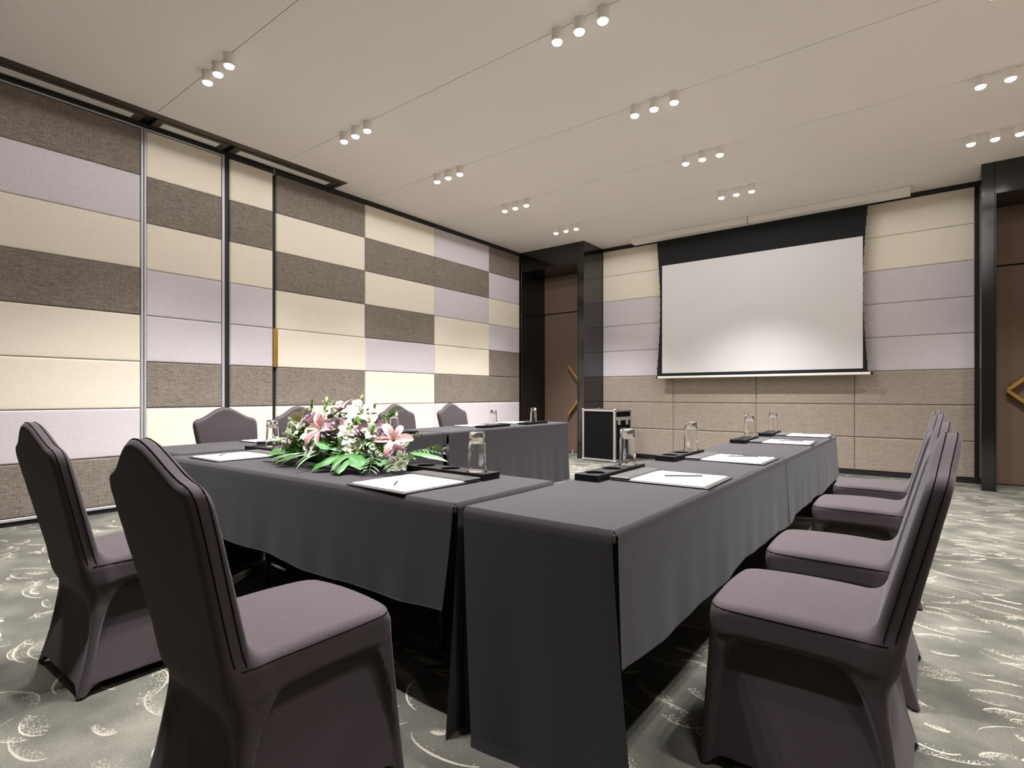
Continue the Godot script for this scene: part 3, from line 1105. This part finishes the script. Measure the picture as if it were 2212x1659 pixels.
func flight_case() -> void:
	var u := Vector3(1.994 - 1.361, 0, 0.848 - 0.789)
	var turn := atan2(-u.z, u.x)
	var w := 0.632
	var d := 0.50
	var h := 0.835
	var back := Vector3(u.z, 0, -u.x).normalized()
	var mid := Vector3(1.361, 0, 0.789) + u / 2 + back * d / 2 + Vector3(0.02, 0, 0.01)
	var t := thing("flight_case", "black equipment case with aluminium edges standing beside the door", "case", mid, turn)
	var b := shape()
	b.box(Vector3(0, 0.012 + h / 2, 0), Vector3(w - 0.016, h - 0.016, d - 0.016), 0.004)
	part("body", b, M.case_black, t)
	var e := 0.034
	var th := 0.004
	var lo := Vector3(-w / 2, 0.012, -d / 2)
	var hi := Vector3(w / 2, 0.012 + h, d / 2)
	for ax in 3:
		var bx := (ax + 1) % 3
		var cx := (ax + 2) % 3
		for sb in [0, 1]:
			for sc in [0, 1]:
				var s := shape()
				for leg in [bx, cx]:
					var oth: int = cx if leg == bx else bx
					var size := Vector3.ZERO
					var at := (lo + hi) / 2
					size[ax] = hi[ax] - lo[ax]
					size[leg] = e
					size[oth] = th
					var sl: int = sb if leg == bx else sc
					var so: int = sc if leg == bx else sb
					at[leg] = (hi[leg] - e / 2) if sl else (lo[leg] + e / 2)
					at[oth] = (hi[oth] - th / 2) if so else (lo[oth] + th / 2)
					s.box(at, size, 0.001)
				part("edge_profile", s, M.aluminium, t)
	for k in 8:
		var p := Vector3(hi.x if k & 1 else lo.x, hi.y if k & 2 else lo.y, hi.z if k & 4 else lo.z)
		var into := ((lo + hi) / 2 - p).sign()
		var s := shape()
		var rows := []
		for y in 9:
			var row := []
			for x in 13:
				var a := PI * y / 8.0
				var o := TAU * x / 12.0
				row.append(p + into * 0.008 + Vector3(sin(a) * cos(o), cos(a), sin(a) * sin(o)) * 0.020)
			rows.append(row)
		var cen: Vector3 = p + into * 0.008
		s.sheet(rows, func(q): return q - cen)
		for ax in 3:
			var nn := Vector3.ZERO
			nn[ax] = -into[ax]
			var q1 := Vector3.ZERO
			var q2 := Vector3.ZERO
			q1[(ax + 1) % 3] = into[(ax + 1) % 3] * 0.075
			q2[(ax + 2) % 3] = into[(ax + 2) % 3] * 0.075
			var o := p + nn * 0.002
			s.face([o, o + q1, o + q1 * 0.55 + q2 * 0.55, o + q2], nn)
		part("corner_ball", s, M.aluminium, t)
	# lid band and butterfly latches on the side towards the screen wall's panels
	var band := shape()
	band.box(Vector3(w / 2 + 0.001, 0.70, 0), Vector3(0.006, 0.055, d - 0.03), 0.001)
	part("lid_band", band, M.aluminium, t)
	band = shape()
	band.box(Vector3(0, 0.70, -d / 2 - 0.001), Vector3(w - 0.03, 0.055, 0.006), 0.001)
	part("lid_band", band, M.aluminium, t)
	for z in [-0.1, 0.14]:
		var l := shape()
		l.box(Vector3(w / 2 + 0.006, 0.60 + 0.05, z), Vector3(0.010, 0.10, 0.075), 0.002)
		l.tube([Vector3(w / 2 + 0.012, 0.63, z - 0.02), Vector3(w / 2 + 0.02, 0.66, z), Vector3(w / 2 + 0.012, 0.63, z + 0.02)], 0.005, 0.005, 6)
		part("latch", l, M.aluminium, t)
	for x in [-1, 1]:
		for z in [-1, 1]:
			var f := shape()
			f.lathe([Vector2(0.0, 0.0), Vector2(0.018, 0.0), Vector2(0.02, 0.012), Vector2(0.0, 0.014)], 12)
			part("foot", f, M.black_trim, t, Vector3(x * (w / 2 - 0.06), 0, z * (d / 2 - 0.06)))


# ---------------------------------------------------------------- flowers
func lin(r: float, g: float, b: float) -> Color:
	return rgb(r, g, b).srgb_to_linear()


# petal or leaf: from base along dir, upper side facing up; bend curls the tip down, cup lifts the edges
func blade(s: Shape, base: Vector3, dir: Vector3, up: Vector3, length: float, width: float, bend: float, cup: float, mid: Color, rim: Color, wide_at := 0.45, n := 7, ruffle := 0.0) -> void:
	dir = dir.normalized()
	up = (up - dir * up.dot(dir)).normalized()
	var across := dir.cross(up)
	var rows := []
	var cols := []
	var p := base
	var d := dir
	var un := up
	for k in n + 1:
		var f := float(k) / n
		var prof := pow(sin(PI * pow(clampf(f, 0.0, 1.0), log(0.5) / log(wide_at))), 0.75)
		var hw := width / 2.0 * maxf(prof, 0.06 if k < n else 0.015)
		var row := []
		var cr := []
		for q in 5:
			var e := (q - 2) / 2.0
			row.append(p + across * hw * e + un * (cup * hw * e * e + ruffle * hw * sin(f * 14.0 + e * 3.0) * absf(e)))
			cr.append(mid.lerp(rim, clampf(absf(e) * 0.8 + f * 0.25, 0.0, 1.0)))
		rows.append(row)
		cols.append(cr)
		var step := length / n
		var turn := -bend / n * (0.4 + 1.2 * f)
		d = d.rotated(across, -turn) if false else (d * cos(turn) + un * sin(turn)).normalized()
		un = (un - d * un.dot(d)).normalized()
		p += d * step
	s.sheet(rows, func(_q): return up, cols)


func around(dir: Vector3) -> Basis:
	var d := dir.normalized()
	var x := d.cross(Vector3.UP if absf(d.y) < 0.95 else Vector3.RIGHT).normalized()
	return Basis(x, d, x.cross(d))


func lily(t: Node3D, at: Vector3, dir: Vector3, size: float, opening: float, pink: Color, edge: Color) -> void:
	var s := shape(true)
	var b := around(dir)
	for k in 6:
		var a := TAU * k / 6.0 + rng.randf_range(-0.12, 0.12)
		var outw := (b.x * cos(a) + b.z * sin(a))
		var d := (b.y * cos(opening) + outw * sin(opening)).normalized()
		var up := (b.y - outw * 0.4).normalized()
		blade(s, at + outw * 0.006, d, up, size * (1.0 if k % 2 else 0.94), size * (0.46 if k % 2 else 0.34), 1.3 * rng.randf_range(0.7, 1.2), 0.25, pink, edge, 0.5, 9)
	var o := part("lily", s, M.petal, t)
	s = shape(true)
	s.tint = lin(160, 190, 90)
	for k in 6:
		var a := TAU * k / 6.0 + 0.3
		var outw := b.x * cos(a) + b.z * sin(a)
		var e := at + b.y * size * 0.55 + outw * size * 0.16
		s.tint = lin(170, 190, 110)
		s.tube([at, at + b.y * size * 0.3 + outw * size * 0.05, e], 0.0012, 0.001, 5)
		s.tint = lin(130, 62, 25)
		s.tube([e - outw * 0.005, e + outw * 0.006], 0.0022, 0.0018, 5)
	part("stamens", s, M.petal, o)


func rose(t: Node3D, at: Vector3, dir: Vector3, size: float) -> void:
	var s := shape(true)
	var b := around(dir)
	for ring in 5:
		var count: int = [3, 4, 5, 5, 6][ring]
		for k in count:
			var a := TAU * (k + 0.5 * (ring % 2)) / count + rng.randf() * 0.3
			var outw := b.x * cos(a) + b.z * sin(a)
			var lean: float = [0.05, 0.16, 0.32, 0.55, 0.85][ring]
			var base: Vector3 = at - b.y * size * 0.35 + outw * size * [0.05, 0.11, 0.17, 0.22, 0.25][ring]
			var tone := lin(206, 156, 190).lerp(lin(232, 194, 212), ring / 4.0)
			blade(s, base, b.y * cos(lean) + outw * sin(lean), -outw + b.y * 0.2, size * [0.75, 0.78, 0.78, 0.72, 0.66][ring], size * [0.45, 0.5, 0.58, 0.62, 0.62][ring], -0.9 if ring < 2 else 0.5, 0.55, tone, lin(240, 212, 222), 0.62, 6)
	var o := part("rose", s, M.petal, t)
	s = shape(true)
	for k in 5:
		var a := TAU * k / 5.0
		var outw := b.x * cos(a) + b.z * sin(a)
		blade(s, at - b.y * size * 0.4, outw + b.y * 0.3, b.y, size * 0.5, size * 0.16, 0.4, 0.1, lin(96, 140, 52), lin(120, 160, 70), 0.35, 4)
	part("sepals", s, M.leafy, o)


func blossom(t: Node3D, at: Vector3, dir: Vector3, size: float) -> void:
	var s := shape(true)
	var b := around(dir)
	var count := 5
	for k in count:
		var a := TAU * k / count + rng.randf() * 0.5
		var outw := b.x * cos(a) + b.z * sin(a)
		var lean := rng.randf_range(0.8, 1.25)
		blade(s, at, b.y * cos(lean) + outw * sin(lean), b.y, size * rng.randf_range(0.8, 1.1), size * 0.6, 0.6, 0.3, lin(228, 232, 196), lin(246, 246, 236), 0.5, 5)
	for k in 3:
		var a := TAU * k / 3.0
		var outw := b.x * cos(a) + b.z * sin(a)
		blade(s, at, b.y + outw * 0.35, -outw, size * 0.42, size * 0.26, 0.5, 0.5, lin(218, 214, 120), lin(240, 238, 210), 0.5, 4)
	part("white_blossom", s, M.petal, t)


func leaf(t: Node3D, called: String, blades: Array, mid: Color, rim: Color, width: float, bend: float, wide_at := 0.45, ruffle := 0.05) -> void:
	var s := shape(true)
	for k in blades:
		var a: Vector3 = k[0]
		var d: Vector3 = k[1] - k[0]
		blade(s, a, d + Vector3.UP * d.length() * bend * 0.42, Vector3.UP + Vector3(0, 0, 0.25), d.length() * 1.05, width, bend, -0.22, mid, rim, wide_at, 10, ruffle)
	part(called, s, M.leafy, t)


func frond(t: Node3D, called: String, a: Vector3, b: Vector3, sag: float, pairs: int, size: float, slim: float, mid: Color, rim: Color) -> void:
	var s := shape(true)
	var pts := []
	for k in 13:
		var f := k / 12.0
		pts.append(a.lerp(b, f) + Vector3.UP * sag * sin(PI * f))
	s.tint = mid
	s.tube(pts, 0.0022, 0.0008, 5)
	for k in pairs:
		var f := 0.08 + 0.9 * k / pairs
		var p: Vector3 = a.lerp(b, f) + Vector3.UP * sag * sin(PI * f)
		var d := (b - a).normalized()
		var sidew := d.cross(Vector3.UP).normalized()
		var grow := size * (0.55 + 0.6 * sin(PI * clampf(f * 0.9 + 0.08, 0.0, 1.0)))
		for q in [-1.0, 1.0]:
			blade(s, p, sidew * q + d * 0.75 + Vector3.UP * rng.randf_range(-0.1, 0.25), Vector3.UP, grow, grow * slim, 0.5, 0.15, mid, rim, 0.4, 4)
	part(called, s, M.leafy, t)


func sprig(t: Node3D, at: Vector3, tip: Vector3, buds: int, col: Color, called: String) -> void:
	var s := shape(true)
	s.tint = lin(120, 160, 60)
	s.tube([at, at.lerp(tip, 0.5) + Vector3(0, 0.01, 0), tip], 0.0016, 0.0008, 5)
	for k in buds:
		var f := 0.3 + 0.7 * k / maxf(1.0, buds - 1)
		var p := at.lerp(tip, f)
		var d := (tip - at).normalized() + Vector3(rng.randf_range(-1, 1), rng.randf_range(-0.3, 1), rng.randf_range(-1, 1)) * 0.9
		blade(s, p, d, Vector3.UP, 0.032, 0.014, 0.3, 0.6, col, col.lerp(lin(244, 248, 200), 0.4), 0.5, 4)
		blade(s, p, d, -Vector3.UP, 0.032, 0.014, 0.3, 0.6, col, col.lerp(lin(244, 248, 200), 0.4), 0.5, 4)
	part(called, s, M.leafy, t)


func flowers() -> void:
	rng.seed = 5
	var base := Vector3(3.58, TABLE, 7.02)
	var t := thing("flower_arrangement", "low arrangement of pink lilies, mauve roses, white blossoms and green leaves", "flowers", base)
	var P := func(x: float, y: float, z: float) -> Vector3: return Vector3(x, y, z) - base
	# foam block and tray that hold the stems
	var s := shape()
	s.box(Vector3(0, 0.030, -0.02), Vector3(0.62, 0.055, 0.16), 0.01)
	part("flower_foam", s, plain("foam", rgb(46, 70, 34), 1.0), t)
	var green := lin(52, 112, 28)
	var deep := lin(30, 74, 20)
	var lime := lin(136, 172, 62)
	# the mass of small leaves
	var fill := shape(true)
	for k in 1150:
		var a := rng.randf() * TAU
		var el := acos(rng.randf())
		var d := Vector3(sin(el) * cos(a), cos(el), sin(el) * sin(a))
		var deepness := rng.randf_range(0.72, 1.0)
		var p := Vector3(0.0, 0.03, 0.0) + Vector3(d.x * 0.46, d.y * 0.225, d.z * 0.165) * deepness
		var dir := Vector3(d.x, d.y * 0.8 + 0.25, d.z) + Vector3(rng.randf_range(-1, 1), rng.randf_range(-0.6, 0.8), rng.randf_range(-1, 1)) * 0.8
		var tone := deep.lerp(green, rng.randf()).lerp(lime, rng.randf() * 0.95)
		if rng.randf() < 0.18:
			tone = lin(170, 180, 128)
		var size := rng.randf_range(0.025, 0.055)
		blade(fill, p, dir, Vector3.UP + d, size, size * rng.randf_range(0.35, 0.6), rng.randf_range(-0.3, 0.9), 0.2, tone, tone.lerp(lime, 0.3), 0.45, 4)
	var fm := part("small_foliage", fill, M.leafy, t)
	fm.set_meta("kind", "stuff")
	# lilies
	var pink := lin(224, 108, 124)
	var pale := lin(250, 226, 220)
	lily(t, P.call(3.615, 0.915, 7.165), Vector3(0.05, 0.45, 0.9), 0.108, 1.0, pink, pale)
	lily(t, P.call(4.005, 0.872, 7.04), Vector3(0.75, 0.5, 0.5), 0.098, 1.0, lin(230, 122, 124), pale)
	lily(t, P.call(3.70, 0.985, 6.99), Vector3(0.35, 0.75, 0.45), 0.11, 0.9, lin(240, 190, 186), lin(252, 242, 232))
	lily(t, P.call(3.56, 0.985, 7.0), Vector3(0.0, 1.0, 0.3), 0.095, 0.4, lin(226, 140, 170), lin(246, 214, 206))
	lily(t, P.call(3.36, 0.94, 7.11), Vector3(-0.5, 0.9, 0.4), 0.095, 0.5, lin(232, 222, 140), lin(248, 244, 208))
	lily(t, P.call(3.36, 0.83, 7.17), Vector3(-0.7, 0.2, 0.6), 0.065, 0.7, lin(240, 176, 180), lin(250, 232, 226))
	# roses
	for q in [[3.45, 0.955, 7.12, 0.075], [3.70, 0.925, 7.145, 0.085], [3.85, 0.91, 7.09, 0.062], [3.88, 0.925, 7.01, 0.062], [3.97, 0.895, 7.07, 0.055], [4.05, 0.815, 7.05, 0.06], [4.03, 0.775, 7.07, 0.048]]:
		var p: Vector3 = P.call(q[0], q[1], q[2])
		rose(t, p, (p - Vector3(0, -0.05, -0.05)) * Vector3(0.8, 1, 1.4), q[3])
	# white blossoms
	for q in [[3.78, 0.91, 7.10, 0.055], [3.885, 0.90, 7.05, 0.055], [3.84, 0.83, 7.12, 0.05], [3.59, 0.815, 7.18, 0.05], [3.64, 0.825, 7.17, 0.045], [3.46, 0.91, 7.15, 0.055], [3.54, 0.895, 7.15, 0.055], [3.77, 0.955, 6.98, 0.05], [4.00, 0.795, 7.06, 0.045], [4.08, 0.79, 7.05, 0.042], [4.07, 0.768, 7.09, 0.04], [4.11, 0.775, 7.07, 0.036], [3.39, 0.87, 7.16, 0.05], [3.55, 0.97, 7.03, 0.05], [3.81, 0.875, 7.11, 0.045], [3.30, 0.80, 7.12, 0.045], [3.95, 0.82, 7.08, 0.04], [3.20, 0.84, 7.02, 0.045]]:
		var p: Vector3 = P.call(q[0], q[1], q[2])
		blossom(t, p + Vector3(0, 0, 0.02), (p - Vector3(0, -0.02, -0.08)) * Vector3(0.8, 1, 1.3), q[3] * 1.15)
	# broad fingered leaf at the front, and leaves and straps lying out to the left
	var heart := Vector3(3.80, 0.815, 7.15)
	leaf(t, "palmate_leaf", [[heart - base, P.call(3.64, 0.86, 7.22)], [heart - base, P.call(3.76, 0.742, 7.30)], [heart - base, P.call(3.93, 0.742, 7.29)], [heart - base, P.call(4.01, 0.752, 7.22)]], lin(46, 108, 30), lin(66, 130, 44), 0.085, 0.55, 0.55, 0.10)
	for q in [[3.30, 0.79, 7.10, 2.99, 0.755, 7.09, 0.07], [3.42, 0.80, 7.15, 3.16, 0.748, 7.22, 0.075], [3.48, 0.79, 7.16, 3.30, 0.745, 7.26, 0.05], [3.56, 0.80, 7.17, 3.42, 0.744, 7.29, 0.055], [3.25, 0.80, 7.05, 3.0, 0.83, 7.06, 0.03], [3.93, 0.80, 6.88, 4.10, 0.755, 6.79, 0.06], [3.35, 0.80, 6.9, 3.08, 0.75, 6.82, 0.07], [3.70, 0.80, 6.88, 3.66, 0.745, 6.74, 0.06]]:
		leaf(t, "broad_leaf", [[P.call(q[0], q[1], q[2]), P.call(q[3], q[4], q[5])]], green, lin(74, 138, 46), q[6], 0.5)
	for q in [[3.56, 0.80, 7.18, 3.44, 0.74, 7.33], [3.62, 0.80, 7.18, 3.52, 0.74, 7.32], [3.66, 0.80, 7.18, 3.72, 0.748, 7.36], [3.66, 0.82, 7.18, 3.62, 0.748, 7.30], [3.86, 0.80, 7.15, 3.92, 0.748, 7.32], [3.50, 0.79, 7.18, 3.36, 0.74, 7.29]]:
		leaf(t, "strap_leaf", [[P.call(q[0], q[1], q[2]), P.call(q[3], q[4], q[5])]], lin(66, 116, 54), lin(110, 142, 94), 0.022, 0.9, 0.4, 0.0)
	# ferns and palm fronds
	frond(t, "fern_frond", P.call(3.80, 0.93, 6.98), P.call(3.97, 1.01, 6.93), 0.015, 12, 0.026, 0.6, lin(100, 152, 38), lin(130, 172, 62))
	frond(t, "fern_frond", P.call(3.84, 0.875, 7.09), P.call(4.02, 0.80, 7.10), 0.02, 14, 0.042, 0.34, lin(120, 150, 96), lin(164, 184, 140))
	for q in [[3.95, 0.79, 7.06, 4.14, 0.755, 7.14, 0.07], [3.97, 0.79, 7.03, 4.14, 0.785, 7.06, 0.055], [3.97, 0.80, 6.93, 4.13, 0.80, 6.85, 0.06], [3.94, 0.80, 7.09, 4.06, 0.745, 7.22, 0.06]]:
		frond(t, "palm_frond", P.call(q[0], q[1], q[2]), P.call(q[3], q[4], q[5]), 0.02, 8, q[6], 0.2, lin(58, 102, 50), lin(96, 134, 80))
	# upright sprigs of buds
	for q in [[3.36, 0.95, 7.05, 3.33, 1.03, 7.03], [3.45, 0.97, 7.03, 3.42, 1.05, 7.0], [3.48, 0.97, 7.02, 3.47, 1.03, 7.0], [3.62, 0.98, 6.98, 3.65, 1.06, 6.95], [3.70, 0.97, 6.98, 3.75, 1.02, 6.95], [3.95, 0.88, 6.98, 4.05, 0.885, 6.93], [3.25, 0.90, 7.06, 3.15, 0.93, 7.05], [3.25, 0.86, 7.08, 3.12, 0.87, 7.06], [3.20, 0.82, 7.08, 3.04, 0.83, 7.07], [4.0, 0.81, 6.9, 4.12, 0.82, 6.85], [4.03, 0.80, 7.05, 4.15, 0.80, 7.05], [3.85, 0.96, 6.97, 3.9, 0.99, 6.95]]:
		sprig(t, P.call(q[0], q[1], q[2]), P.call(q[3], q[4], q[5]), 7, lin(128, 162, 62), "bud_sprig")


func _ready() -> void:
	rng.seed = 1
	camera_and_light()
	materials()
	room()
	downlights()
	screen()
	tables()
	chairs()
	flight_case()
	places()
	flowers()
